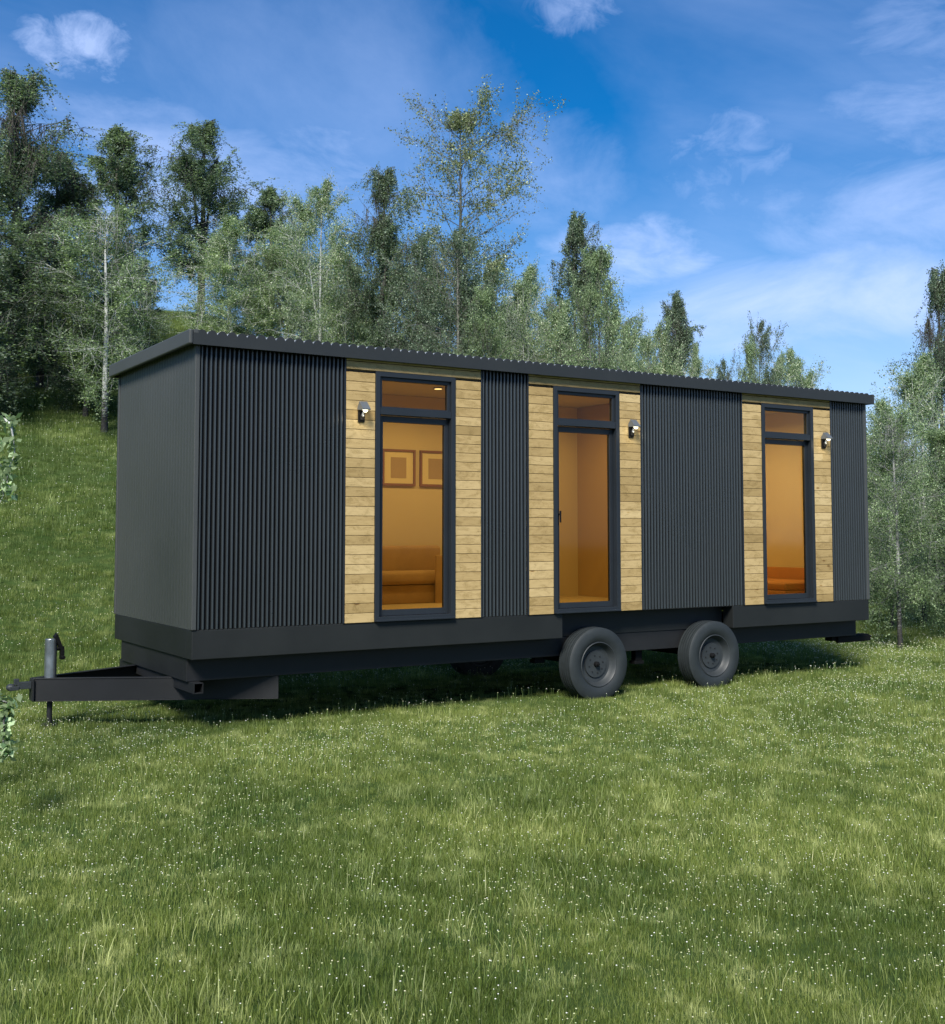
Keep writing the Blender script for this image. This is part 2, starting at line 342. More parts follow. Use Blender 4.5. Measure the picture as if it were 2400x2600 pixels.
# ------------------------------------------------------------------ grass and flowers (uncountable cover)
rng = np.random.default_rng(11)
def grass_mat(name):
    m, nt, b = mat(name)
    t = N(nt, 'ShaderNodeAttribute', attribute_name='tint').outputs['Fac']
    g = N(nt, 'ShaderNodeNewGeometry'); pos = g.outputs['Position']
    mpp = N(nt, 'ShaderNodeMapping'); mpp.inputs['Scale'].default_value = (1, 0.8, 0.4); L(nt, pos, mpp.inputs[0])
    p1 = noise(nt, 3.6, 6, 0.70, mpp.outputs[0]); p2 = noise(nt, 0.6, 5, 0.6, mpp.outputs[0])
    rnd = N(nt, 'ShaderNodeObjectInfo').outputs['Random']
    f = math_(nt, 'ADD', math_(nt, 'MULTIPLY', t, 0.45), math_(nt, 'MULTIPLY', rnd, 0.55))
    c = ramp(nt, f, [(0.1, (0.085, 0.125, 0.026)), (0.45, (0.172, 0.238, 0.050)), (0.8, (0.285, 0.345, 0.098)), (1.0, (0.50, 0.52, 0.27))]).outputs[0]
    dry = ramp(nt, p1, [(0.53, (0, 0, 0)), (0.64, (1, 1, 1))]).outputs[0]
    c = mix(nt, dry, c, (0.46, 0.52, 0.21, 1))
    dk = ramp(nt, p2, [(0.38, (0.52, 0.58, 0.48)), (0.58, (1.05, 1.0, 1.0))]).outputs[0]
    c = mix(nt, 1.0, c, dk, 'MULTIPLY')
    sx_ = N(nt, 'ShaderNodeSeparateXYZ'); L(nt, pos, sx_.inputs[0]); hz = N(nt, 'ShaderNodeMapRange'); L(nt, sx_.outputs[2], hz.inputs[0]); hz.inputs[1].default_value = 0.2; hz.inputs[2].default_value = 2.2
    c = mix(nt, hz.outputs[0], c, mix(nt, 1.0, c, (0.66, 0.74, 0.66, 1), 'MULTIPLY'))  # grass darker uphill: shade of the trees put into the blade colour
    L(nt, c, b.inputs['Base Color']); b.inputs['Roughness'].default_value = 0.5; b.inputs['Specular IOR Level'].default_value = 0.35
    tr = N(nt, 'ShaderNodeBsdfTranslucent'); L(nt, mix(nt, 1.0, c, (1.1, 1.25, 0.6, 1), 'MULTIPLY'), tr.inputs[0])
    ms = N(nt, 'ShaderNodeMixShader'); ms.inputs[0].default_value = 0.35
    L(nt, b.outputs[0], ms.inputs[1]); L(nt, tr.outputs[0], ms.inputs[2]); L(nt, ms.outputs[0], nt.nodes['Material Output'].inputs[0])
    return m
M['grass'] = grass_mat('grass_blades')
def blade_clump(seed, n, rad, h0, h1, wd):
    r = np.random.default_rng(seed); V = []; Fc = []; T = []
    for i in range(n):
        a = r.uniform(0, 2*PI); q = rad*math.sqrt(r.uniform()); x, y = q*math.cos(a), q*math.sin(a)
        h = r.uniform(h0, h1); la = r.uniform(0, 2*PI); lean = h*abs(r.normal(0.28, 0.22)); ww = wd*r.uniform(0.6, 1.3)
        fa = la + PI/2 + r.normal(0, 0.5); wx, wy = ww*math.cos(fa), ww*math.sin(fa)
        k = len(V); tt = r.uniform()
        for s, wf in ((0, 1.0), (0.45, 0.85), (0.8, 0.5)):
            px = x + lean*s*s*math.cos(la); py = y + lean*s*s*math.sin(la); pz = h*(s - 0.12*s*s) - (0.02 if s == 0 else 0)
            V += [(px-wx*wf, py-wy*wf, pz), (px+wx*wf, py+wy*wf, pz)]
        V += [(x+lean*math.cos(la), y+lean*math.sin(la), h*0.9)]*1
        V += [(x+lean*math.cos(la)+wx*0.1, y+lean*math.sin(la)+wy*0.1, h*0.9)]
        for j in range(3): Fc.append((k+2*j, k+2*j+1, k+2*j+3, k+2*j+2)); T.append(tt)
    me = np_mesh('grass_clump', np.array(V), np.array(Fc), M['grass'], T)
    return bpy.data.objects.new('grass_clump', me)
def flower_head(seed, col, size):
    r = np.random.default_rng(seed); bm = bmesh.new()
    h = 0.060
    cyl(bm, (0,0,0), (0.01, 0, h), 0.0012, 3)
    bmesh.ops.create_icosphere(bm, subdivisions=1, radius=size, matrix=Matrix.Translation((0.01, 0, h)) @ Matrix.Diagonal((1, 1, 0.6, 1)))
    me = bpy.data.meshes.new('flower_head'); bm.to_mesh(me); bm.free()
    m, nt, b = mat('petals'); b.inputs['Base Color'].default_value = (*col, 1); b.inputs['Roughness'].default_value = 0.7
    m2, nt2, b2 = mat('stems'); b2.inputs['Base Color'].default_value = (0.1, 0.16, 0.04, 1)
    me.materials.append(m2); me.materials.append(m)
    for p in me.polygons: p.material_index = 1 if p.center.z > h*0.9 and len(p.vertices) == 3 else 0
    return bpy.data.objects.new('flower_head', me)

def scatter(name, pts, scales, protos, label, cat):
    me = bpy.data.meshes.new(name); me.vertices.add(len(pts)); me.vertices.foreach_set('co', np.asarray(pts, np.float32).ravel())
    a = me.attributes.new('sc', 'FLOAT', 'POINT'); a.data.foreach_set('value', np.asarray(scales, np.float32))
    a = me.attributes.new('rz', 'FLOAT', 'POINT'); a.data.foreach_set('value', rng.uniform(0, 2*PI, len(pts)).astype(np.float32))
    a = me.attributes.new('pick', 'INT', 'POINT'); a.data.foreach_set('value', rng.integers(0, len(protos), len(pts)).astype(np.int32))
    o = link(bpy.data.objects.new(name, me))
    ng = bpy.data.node_groups.new(name+'_cover', 'GeometryNodeTree')
    ng.interface.new_socket('Geometry', in_out='INPUT', socket_type='NodeSocketGeometry'); ng.interface.new_socket('Geometry', in_out='OUTPUT', socket_type='NodeSocketGeometry')
    gi = ng.nodes.new('NodeGroupInput'); gout = ng.nodes.new('NodeGroupOutput')
    g2 = ng.nodes.new('GeometryNodeGeometryToInstance')
    for pr in protos:
        oi = ng.nodes.new('GeometryNodeObjectInfo'); oi.inputs['Object'].default_value = pr; oi.inputs['As Instance'].default_value = True
        ng.links.new(oi.outputs['Geometry'], g2.inputs[0])
    iop = ng.nodes.new('GeometryNodeInstanceOnPoints'); iop.inputs['Pick Instance'].default_value = True
    def attr(nm, tp):
        n = ng.nodes.new('GeometryNodeInputNamedAttribute'); n.data_type = tp; n.inputs[0].default_value = nm; return n.outputs[0]
    ng.links.new(gi.outputs[0], iop.inputs['Points']); 
    jn = ng.nodes.new('GeometryNodeJoinGeometry')
    for l in list(ng.links):
        if l.to_node == g2: ng.links.new(l.from_socket, jn.inputs[0])
    ng.nodes.remove(g2)
    ng.links.new(jn.outputs[0], iop.inputs['Instance'])
    ng.links.new(attr('pick', 'INT'), iop.inputs['Instance Index'])
    cbn = ng.nodes.new('ShaderNodeCombineXYZ'); ng.links.new(attr('rz', 'FLOAT'), cbn.inputs[2]); ng.links.new(cbn.outputs[0], iop.inputs['Rotation'])
    ng.links.new(attr('sc', 'FLOAT'), iop.inputs['Scale']); ng.links.new(iop.outputs[0], gout.inputs[0])
    md = o.modifiers.new('cover', 'NODES'); md.node_group = ng
    tag(o, label, cat, kind='stuff'); return o

def wedge(dens, d0, d1, half=31, p=None):   # random points in the wedge of ground in front of the camera
    th = R(half); n = 0; out = []
    edges = np.geomspace(max(d0, 0.5), d1, 40)
    for a_, b_ in zip(edges[:-1], edges[1:]):
        area = th*(b_*b_-a_*a_); k = rng.poisson(area*dens((a_+b_)/2))
        d = np.sqrt(rng.uniform(a_*a_, b_*b_, k)); az = YAW + rng.uniform(-th, th, k)
        out.append(np.stack([CAM.x+d*np.sin(az), CAM.y+d*np.cos(az), d], 1))
    return np.concatenate(out)
clumps = [blade_clump(s, 100, 0.15, 0.030, 0.080, 0.0015) for s in (1, 2, 3, 4, 5, 6, 7, 8)] + [blade_clump(9, 34, 0.12, 0.07, 0.17, 0.0022)]
P = wedge(lambda d: 190*min(1, (7.5/d)**0.95), 1.5, 75)
P = P[~((P[:,0] > 60))]
zs = ground(P[:,0], P[:,1])
hf = 0.5+0.5*np.sin(P[:,0]*1.1+np.sin(P[:,1]*0.8)*1.5)*np.sin(P[:,1]*1.3+0.7)
scl = (0.62 + 0.5*hf*rng.uniform(0.4, 1.2, len(P)))*np.clip((P[:,2]/8)**0.4, 1, 1.9)
scl *= np.where(P[:,1] > -3.5, 0.78, 1.0)
scl *= np.where((P[:,0] > -0.5) & (P[:,0] < 9.5) & (P[:,1] > 0.1) & (P[:,1] < 2.5), 0.75, 1)
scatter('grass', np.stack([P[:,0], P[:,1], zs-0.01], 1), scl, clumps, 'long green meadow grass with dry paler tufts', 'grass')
fl = [flower_head(1, (0.74, 0.74, 0.66), 0.0036), flower_head(2, (0.62, 0.60, 0.38), 0.0034), flower_head(3, (0.52, 0.56, 0.36), 0.0032), flower_head(4, (0.52, 0.56, 0.28), 0.0038)]
def fdens(d): return 240 if d < 15 else 240*(15/d)**1.3
Q = wedge(fdens, 3.0, 60)
patch = 0.5+0.5*np.sin(Q[:,0]*0.9+1)*np.sin(Q[:,1]*1.15+2)+0.3*np.sin(Q[:,0]*3.1)*np.sin(Q[:,1]*2.7)
keep = rng.uniform(0, 1, len(Q)) < np.clip(0.35+0.75*patch, 0.12, 1)*np.where(Q[:,1] > 3, 0.35, 1)
keep &= ~((Q[:,0] > 0) & (Q[:,0] < 9.2) & (Q[:,1] > -0.6) & (Q[:,1] < 2.4) & (rng.uniform(0, 1, len(Q)) < 0.8))
Q = Q[keep]
scatter('meadow_flowers', np.stack([Q[:,0], Q[:,1], ground(Q[:,0], Q[:,1])], 1), rng.uniform(0.6, 1.25, len(Q))*np.clip((Q[:,2]/7)**0.6, 1, 2.4), fl, 'tiny white and cream wildflowers dotted through the grass', 'wildflowers')

# ------------------------------------------------------------------ the trailer house
ORG = (4.62, 1.29, 0.0)
T = empty('trailer_house', ORG)
tag(T, 'long dark ribbed steel house on wheels with timber panels and lit glass doors', 'mobile home')
LN, DP = 9.243, 2.58
def tp(name, bm, m, parent=None, **kw): return obj(name, bm, M[m], parent or T, ORG, **kw)
# ribbed front cladding
def ribs(bm, x0, x1, z0, z1, p=0.0453, yf=-0.005, dp=0.022, frac=0.50):
    n = max(1, round((x1-x0)/p)); p = (x1-x0)/n
    for i in range(n):
        c_ = x0+(i+0.5)*p; h_ = p*frac/2
        pts = [(c_-h_*math.cos(PI*k/8), yf+dp*(1-math.sin(PI*k/8)**0.8)) for k in range(9)]
        lo_ = [bm.verts.new((a, b_, z0)) for a, b_ in pts]; hi_ = [bm.verts.new((a, b_, z1)) for a, b_ in pts]
        for k in range(8): bm.faces.new((lo_[k], lo_[k+1], hi_[k+1], hi_[k]))
        bm.faces.new(lo_); bm.faces.new(hi_[::-1])
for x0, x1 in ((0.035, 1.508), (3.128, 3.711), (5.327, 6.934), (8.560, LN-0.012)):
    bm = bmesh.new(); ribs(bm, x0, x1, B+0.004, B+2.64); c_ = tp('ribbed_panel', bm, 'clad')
    bm = bmesh.new(); box(bm, x0, x1, 0.0195, 0.030, B+0.002, B+2.64); tp('rib_gap_shade', bm, 'dark', parent=c_)  # near-black sheet stands in for the shade between the ribs
    # edge trims each side
    bm = bmesh.new()
    bm.free()
    for xt in ([x0-0.017] if x0 > 1 else [])+([x1+0.001] if x1 < 9 else []):
        bm = bmesh.new(); box(bm, xt, xt+0.016, -0.014, 0.02, B+0.001, B+2.64); tp('edge_trim', bm, 'frame', bevel=0.002, parent=c_)
# end and back cladding: shallow ribbed sheets
def sine_prof(a0, a1, p, amp, base):
    n = int((a1-a0)/p*8); return [(a0+(a1-a0)*i/n, base-amp*max(0, math.sin(2*PI*(a0+(a1-a0)*i/n)/p))**0.5) for i in range(n+1)]
bm = bmesh.new(); extrude_profile(bm, sine_prof(0.03, DP-0.03, 0.085, 0.0028, 0.0), B, B+2.64, lambda a, b_, z: (b_, a, z)); tp('end_panel', bm, 'clad_lit')
bm = bmesh.new(); extrude_profile(bm, sine_prof(0.03, DP-0.03, 0.085, 0.0028, -LN), B, B+2.64, lambda a, b_, z: (-b_, a, z)); tp('end_panel', bm, 'clad_lit')
bm = bmesh.new(); extrude_profile(bm, sine_prof(0.03, LN-0.03, 0.085, 0.007, -DP), B, B+2.64, lambda a, b_, z: (a, -b_, z)); tp('back_panel', bm, 'clad')
for cx_, cy_ in ((0, 0), (LN, 0), (0, DP), (LN, DP)):
    sx = 1 if cx_ == 0 else -1; sy = 1 if cy_ == 0 else -1
    xa, xb = sorted((cx_-sx*0.011, cx_+sx*0.034)); ya, yb = sorted((cy_-sy*0.014, cy_+sy*0.034))
    bm = bmesh.new(); box(bm, xa, xb, ya, yb, B+0.001, B+2.64); tp('corner_post', bm, 'clad_lit', bevel=0.006)
# timber panels: boards with their own tint
def boards(x0, x1, dx0, dx1):
    bm = bmesh.new(); tl = bm.faces.layers.float.new('tint'); sh = bm.verts.layers.float_vector.new('shift')
    h = 0.0957; z = 0.0; rowz = []
    while z < 2.5: rowz.append((z, min(z+h, 2.512))); z += h
    rowz[-1] = (rowz[-1][0], 2.5115)
    rowz = [r_ for r_ in rowz if r_[1]-r_[0] > 0.03]
    def bd(a, b_, z0, z1):
        n0 = len(bm.faces); g = 0.0022
        vs_ = box(bm, a+0.001, b_-0.001, -0.012+random.uniform(-0.0012, 0.0012), 0.018, B+z0+g, B+z1-g)
        bm.faces.ensure_lookup_table(); t = min(1, max(0, random.gauss(0.5, 0.24))); s = Vector([random.uniform(0, 60) for _ in range(3)])
        for f in bm.faces[n0:]: f[tl] = t
        for v in vs_: v[sh] = s
    for z0, z1 in rowz:
        bd(x0, dx0-0.002, z0, z1)
        if random.random() < 0.12 and z0 > 0.2:
            xm = random.uniform(dx1+0.1, x1-0.08); bd(dx1+0.002, xm, z0, z1); bd(xm, x1, z0, z1)
        else: bd(dx1+0.002, x1, z0, z1)
    bd(x0, x1, 2.513, 2.595); bd(x0, x1, 2.597, 2.64)
    o = tp('timber_panel', bm, 'timber', bevel=0.0025)
    bm = bmesh.new(); 
    box(bm, x0, dx0-0.004, 0.0, 0.016, B+0.003, B+2.505); box(bm, dx1+0.004, x1, 0.0, 0.016, B+0.003, B+2.505); box(bm, x0, x1, 0.0, 0.016, B+2.516, B+2.63)
    tp('backing_board', bm, 'dark', parent=o)
OPEN = ((1.527, 3.110, 1.852, 2.789), (3.729, 5.309, 4.058, 4.990), (6.952, 8.541, 7.280, 8.212))
for a in OPEN: boards(*a)
# glazed doors
def ring(bm, x0, x1, z0, z1, y0, y1, wl, wr, wb, wt):
    box(bm, x0, x0+wl, y0, y1, B+z0, B+z1); box(bm, x1-wr, x1, y0, y1, B+z0, B+z1)
    box(bm, x0+wl, x1-wr, y0+0.0005, y1-0.0005, B+z0, B+z0+wb); box(bm, x0+wl, x1-wr, y0+0.0005, y1-0.0005, B+z1-wt, B+z1)
for k, (_, _, x0, x1) in enumerate(OPEN):
    bm = bmesh.new(); ring(bm, x0, x1, 0.004, 2.511, -0.024, 0.098, 0.050, 0.050, 0.048, 0.050)
    box(bm, x0+0.05, x1-0.05, -0.016, 0.09, B+2.078, B+2.150)
    box(bm, x0+0.012, x1-0.012, -0.046, -0.02, B+0.004, B+0.022)
    dr = tp('glazed_door', bm, 'frame', bevel=0.003)
    bm = bmesh.new(); ring(bm, x0+0.0505, x1-0.0505, 2.1505, 2.4605, 0.004, 0.058, 0.034, 0.034, 0.012, 0.034)
    tp('transom_sash', bm, 'frame', dr, bevel=0.003)
    bm = bmesh.new(); box(bm, x0+0.083, x1-0.083, 0.026, 0.034, B+2.160, B+2.429); tp('transom_pane', bm, 'glass', dr)
    bm = bmesh.new(); ring(bm, x0+0.053, x1-0.053, 0.054, 2.072, 0.040, 0.088, 0.062, 0.046, 0.060, 0.062)
    tp('door_leaf', bm, 'frame', dr, bevel=0.003)
    bm = bmesh.new(); box(bm, x0+0.11, x1-0.095, 0.060, 0.068, B+0.11, B+2.013); tp('door_pane', bm, 'glass', dr)
    if k == 1:
        bm = bmesh.new(); box(bm, x0+0.070, x0+0.100, 0.030, 0.0405, B+0.97, B+1.15); cyl(bm, (x0+0.085, 0.032, B+1.09), (x0+0.085, -0.02, B+1.09), 0.009, 10)
        box(bm, x0+0.077, x0+0.094, -0.028, -0.014, B+1.00, B+1.13)
        tp('handle', bm, 'dark', dr, bevel=0.003)
# shell: interior lining, floor, ceiling, partition
bm = bmesh.new()
for a, b_ in ((0.03, 1.85), (2.792, 4.055), (4.993, 7.277), (8.215, LN-0.03)): box(bm, a, b_, 0.032, 0.115, B+0.0, B+2.612)
for _, _, a, b_ in OPEN: box(bm, a-0.001, b_+0.002, 0.033, 0.114, B+2.513, B+2.611)
box(bm, 0.03, 0.11, 0.1155, DP-0.03, B, B+2.611); box(bm, LN-0.11, LN-0.03, 0.1155, DP-0.03, B, B+2.611)
box(bm, 0.111, LN-0.111, 2.42, DP-0.03, B, B+2.6105); tp('interior_wall', bm, 'lining')
bm = bmesh.new(); box(bm, 6.24, 6.31, 0.117, 2.419, B+0.031, B+2.609); tp('partition', bm, 'partition')
bm = bmesh.new(); box(bm, 0.02, LN-0.02, 0.004, DP-0.02, B-0.003, B-0.0005); tp('floor_frame', bm, 'chassis')
bm = bmesh.new(); box(bm, 0.112, LN-0.112, 0.116, 2.419, B, B+0.03); tp('interior_floor', bm, 'intfloor')
bm = bmesh.new(); box(bm, 0.031, LN-0.031, 0.033, DP-0.031, B+2.613, B+2.63); tp('interior_ceiling', bm, 'ceiling')
for x_, y_ in ((3.47, 1.50), (1.0, 1.3), (5.2, 1.9), (7.6, 1.3)):
    bm = bmesh.new(); cyl(bm, (x_, y_, B+2.598), (x_, y_, B+2.6125), 0.055, 24); s_ = tp('ceiling_spotlight', bm, 'hood')
    bm = bmesh.new(); cyl(bm, (x_, y_, B+2.594), (x_, y_, B+2.599), 0.044, 24); tp('lens', bm, 'spot', s_)
# warm lamps of the lit rooms
for i, (x_, y_, z_, e) in enumerate(((1.0, 1.3, 2.45, 10), (3.4, 1.3, 2.45, 10), (5.2, 1.4, 2.45, 9.5), (7.8, 1.25, 2.45, 20))):
    l_ = bpy.data.lights.new('room_lamp', 'AREA'); l_.shape = 'DISK'; l_.size = 0.25; l_.energy = e; l_.color = (1.0, 0.90, 0.72)
    lo_ = link(bpy.data.objects.new('room_lamp', l_), T); lo_.location = (x_-ORG[0], y_-ORG[1], B+z_)
# roof
bm = bmesh.new(); box(bm, -0.085, LN+0.085, -0.055, DP+0.055, B+2.642, B+2.690); tp('roof_deck', bm, 'fascia')
roof = None
bm = bmesh.new()
x0, x1, zb, zt = -0.02, LN+0.085, B+2.704, B+2.752
per = 0.0965; n = int((x1-x0)/per); pts = []
for i in range(n):
    for k in range(8):
        t = k/8; pts.append((x0+(i+t)*per, zb+(zt-zb)*abs(math.sin(PI*t))**0.62))
pts.append((x0+n*per, zb))
def rf(a, b_, y): return (a, y, b_)
extrude_profile(bm, pts, -0.0845, DP+0.0845, rf)
o = tp('corrugated_roof', bm, 'roof_sheet'); md = o.modifiers.new('thick', 'SOLIDIFY'); md.thickness = 0.004; md.offset = -1
roof = o
for ya in (-0.085, DP+0.057):
    bm = bmesh.new(); tops = [(a, b_+0.002) for a, b_ in pts if -0.059 < a < LN+0.059]
    tops = [(-0.060, B+2.745), (-0.001, B+2.745)] + [q for q in tops if q[0] > 0.0] + [(LN+0.060, B+2.72)]
    for (a0, z0_), (a1, z1_) in zip(tops[:-1], tops[1:]):
        v = [bm.verts.new(q) for q in ((a0, ya, B+2.612), (a1, ya, B+2.612), (a1, ya, z1_), (a0, ya, z0_))]; bm.faces.new(v)
        v2 = [bm.verts.new((q.co.x, ya+0.028, q.co.z)) for q in v]; bm.faces.new(v2[::-1]); bm.faces.new((v[3], v[2], v2[2], v2[3])); bm.faces.new((v[1], v[0], v2[0], v2[1]))
    bmesh.ops.remove_doubles(bm, verts=bm.verts, dist=1e-5)
    tp('fascia', bm, 'fascia', parent=roof)
for s in (0, 1):
    bm = bmesh.new()
    if s == 0: box(bm, -0.098, -0.0605, -0.088, DP+0.086, B+2.612, B+2.750); box(bm, -0.0604, 0.0, -0.086, DP+0.0845, B+2.7055, B+2.7515)
    else: box(bm, LN+0.0605, LN+0.098, -0.088, DP+0.086, B+2.612, B+2.745)
    tp('barge_board', bm, 'clad_lit' if s == 0 else 'fascia', parent=roof, bevel=0.012)  # left board takes the lit tone: sunlight put into its colour
# soffit shadow gap
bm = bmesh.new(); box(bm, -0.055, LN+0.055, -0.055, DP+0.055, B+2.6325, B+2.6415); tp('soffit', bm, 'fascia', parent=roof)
# skirt and chassis
for q in ((0.0, 4.18, 0.0, 0.17), (6.757, LN, 0.0, 0.17), (0.0, 4.18, DP-0.17, DP), (6.757, LN, DP-0.17, DP), (0.0, 0.17, 0.1705, DP-0.1705), (LN-0.17, LN, 0.1705, DP-0.1705)):
    bm = bmesh.new(); box(bm, *q, B-0.268, B-0.003); tp('skirt', bm, 'skirt', bevel=0.005)
bm = bmesh.new(); box(bm, 4.182, 6.755, 0.19, DP-0.19, B-0.268, B-0.004); tp('wheel_well', bm, 'skirt')
bm = bmesh.new()
box(bm, 0.02, 9.22, 0.20, 0.26, B-0.485, B-0.270); box(bm, 0.02, 9.22, DP-0.26, DP-0.20, B-0.485, B-0.270)
box(bm, 0.02, 0.08, 0.2605, DP-0.2605, B-0.485, B-0.270); box(bm, 9.16, 9.22, 0.2605, DP-0.2605, B-0.485, B-0.270)
for i in range(1, 12): box(bm, 0.76*i, 0.76*i+0.06, 0.2605, DP-0.2605, B-0.40, B-0.275)
box(bm, 0.081, 9.159, 0.2605, DP-0.2605, B-0.31, B-0.272)
tp('chassis', bm, 'chassis', bevel=0.004)
# drawbar
bm = bmesh.new(); yc = DP/2
for s in (-1, 1):
    yy0 = yc + s*0.035; yy1 = yc + s*1.09
    a = Vector((-1.115, yy0)); b2 = Vector((0.93, yy1)); d = (b2-a).normalized(); nn = Vector((-d.y, d.x))
    beam(bm, a, b2, 0.012, B-0.698, B-0.496)
    for zf in (B-0.496, B-0.706):
        beam(bm, a+nn*(-s)*0.022, b2+nn*(-s)*0.022, 0.068, zf, zf+0.008)
box(bm, -1.125, -1.11, yc-0.075, yc+0.075, B-0.70, B-0.495)
dbar = tp('drawbar', bm, 'chassis', bevel=0.002)
bm = bmesh.new()
for yA, yB in ((0.06, DP-0.06),):
    for (xa, xb, za, zb_) in ((0.045, 0.135, -0.4935, -0.487), (0.045, 0.135, -0.583, -0.576), (0.045, 0.052, -0.576, -0.4935), (0.128, 0.135, -0.576, -0.4935)):
        box(bm, xa, xb, yA, yB, B+za, B+zb_)
tp('cross_tube', bm, 'chassis', parent=dbar, bevel=0.0015)
bm = bmesh.new(); box(bm, -1.25, -1.126, yc-0.035, yc+0.035, B-0.585, B-0.520); box(bm, -1.325, -1.24, yc-0.045, yc+0.045, B-0.592, B-0.555)
bmesh.ops.create_uvsphere(bm, u_segments=16, v_segments=10, radius=0.044, matrix=Matrix.Translation((-1.305, yc, B-0.565)) @ Matrix.Diagonal((1.0, 1, 0.8, 1)))
box(bm, -1.28, -1.235, yc-0.02, yc+0.02, B-0.545, B-0.488)
tp('coupler', bm, 'rim', parent=dbar, bevel=0.004)
# jack
jx, jy = -0.955, yc-0.02
bm = bmesh.new(); cyl(bm, (jx, jy, B-0.50), (jx, jy, B-0.125), 0.056, 24); jk = tp('jack', bm, 'steel', bevel=0.004)
bm = bmesh.new(); cyl(bm, (jx, jy, 0.035), (jx, jy, B-0.50), 0.026, 16); tp('inner_leg', bm, 'chassis', jk)
bm = bmesh.new(); cyl(bm, (jx, jy, 0.015), (jx, jy, 0.035), 0.075, 20); tp('foot', bm, 'chassis', jk)
bm = bmesh.new()
hv = [(0.02, 0.02), (0.045, 0.055), (0.115, -0.11), (0.115, -0.20), (0.085, -0.20), (0.085, -0.115)]
v0 = [bm.verts.new((jx+a, jy-0.055, B-0.125+c)) for a, c in hv]; v1 = [bm.verts.new((jx+a, jy+0.03, B-0.125+c)) for a, c in hv]
bm.faces.new(v0); bm.faces.new(v1[::-1])
for i in range(6): bm.faces.new((v0[i], v0[(i+1)%6], v1[(i+1)%6], v1[i]))
cyl(bm, (jx+0.10, jy-0.10, B-0.30), (jx+0.10, jy-0.03, B-0.30), 0.016, 12); cyl(bm, (jx+0.05, jy-0.01, B-0.22), (jx+0.12, jy-0.01, B-0.22), 0.02, 12)
tp('crank', bm, 'dark', jk, bevel=0.003)
# rear tow bar
bm = bmesh.new(); box(bm, 8.86, 9.60, 0.30, 0.42, B-0.555, B-0.488); box(bm, 8.95, 9.60, 0.27, 0.299, B-0.575, B-0.500); cyl(bm, (9.59, 0.35, B-0.53), (9.69, 0.35, B-0.53), 0.018, 10)
cyl(bm, (9.0, 0.34, B-0.565), (9.55, 0.34, B-0.565), 0.025, 10)
tp('rear_bracket', bm, 'dark', bevel=0.003)
# running gear: springs, hangers and axles
WX = (4.655, 6.41); WZ = 0.380; WR = 0.412
for wx in WX:
    bm = bmesh.new(); cyl(bm, (wx, 0.12, WZ), (wx, DP-0.12, WZ), 0.038, 14); tp('axle', bm, 'dark')
for yy in (0.30, DP-0.36):
    for wx in WX:
        bm = bmesh.new()
        for li, hl in enumerate((0.52, 0.40, 0.28)):
            pr = []
            for k in range(-8, 9):
                t = k/8; pr.append((wx+hl*t, WZ+0.05 - 0.02*li + 0.085*(hl*t/0.52)**2))
            q = [bm.verts.new((a, yy, z)) for a, z in pr]+[bm.verts.new((a, yy, z+0.014)) for a, z in pr[::-1]]
            q2 = [bm.verts.new((a, yy+0.06, z)) for a, z in pr]+[bm.verts.new((a, yy+0.06, z+0.014)) for a, z in pr[::-1]]
            nq = len(q)
            for i in range(nq): bm.faces.new((q[i], q[(i+1)%nq], q2[(i+1)%nq], q2[i]))
            for i in range(16): bm.faces.new((q[i], q[i+1], q[nq-2-i], q[nq-1-i])); bm.faces.new((q2[nq-1-i], q2[nq-2-i], q2[i+1], q2[i]))
        box(bm, wx-0.05, wx+0.05, yy-0.01, yy+0.07, WZ-0.045, WZ-0.028)
        tp('leaf_spring', bm, 'dark')
for yy in (0.29, DP-0.37):
    for xa, zl in ((5.46, 0.655), (4.02, 0.56), (6.88, 0.53)):
        bm = bmesh.new(); box(bm, xa, xa+0.10, yy, yy+0.08, B-zl+0.04, B-0.4855); box(bm, xa-0.02, xa+0.12, yy-0.01, yy+0.09, B-zl, B-zl+0.0395)
        tp('spring_hanger', bm, 'dark', bevel=0.004)
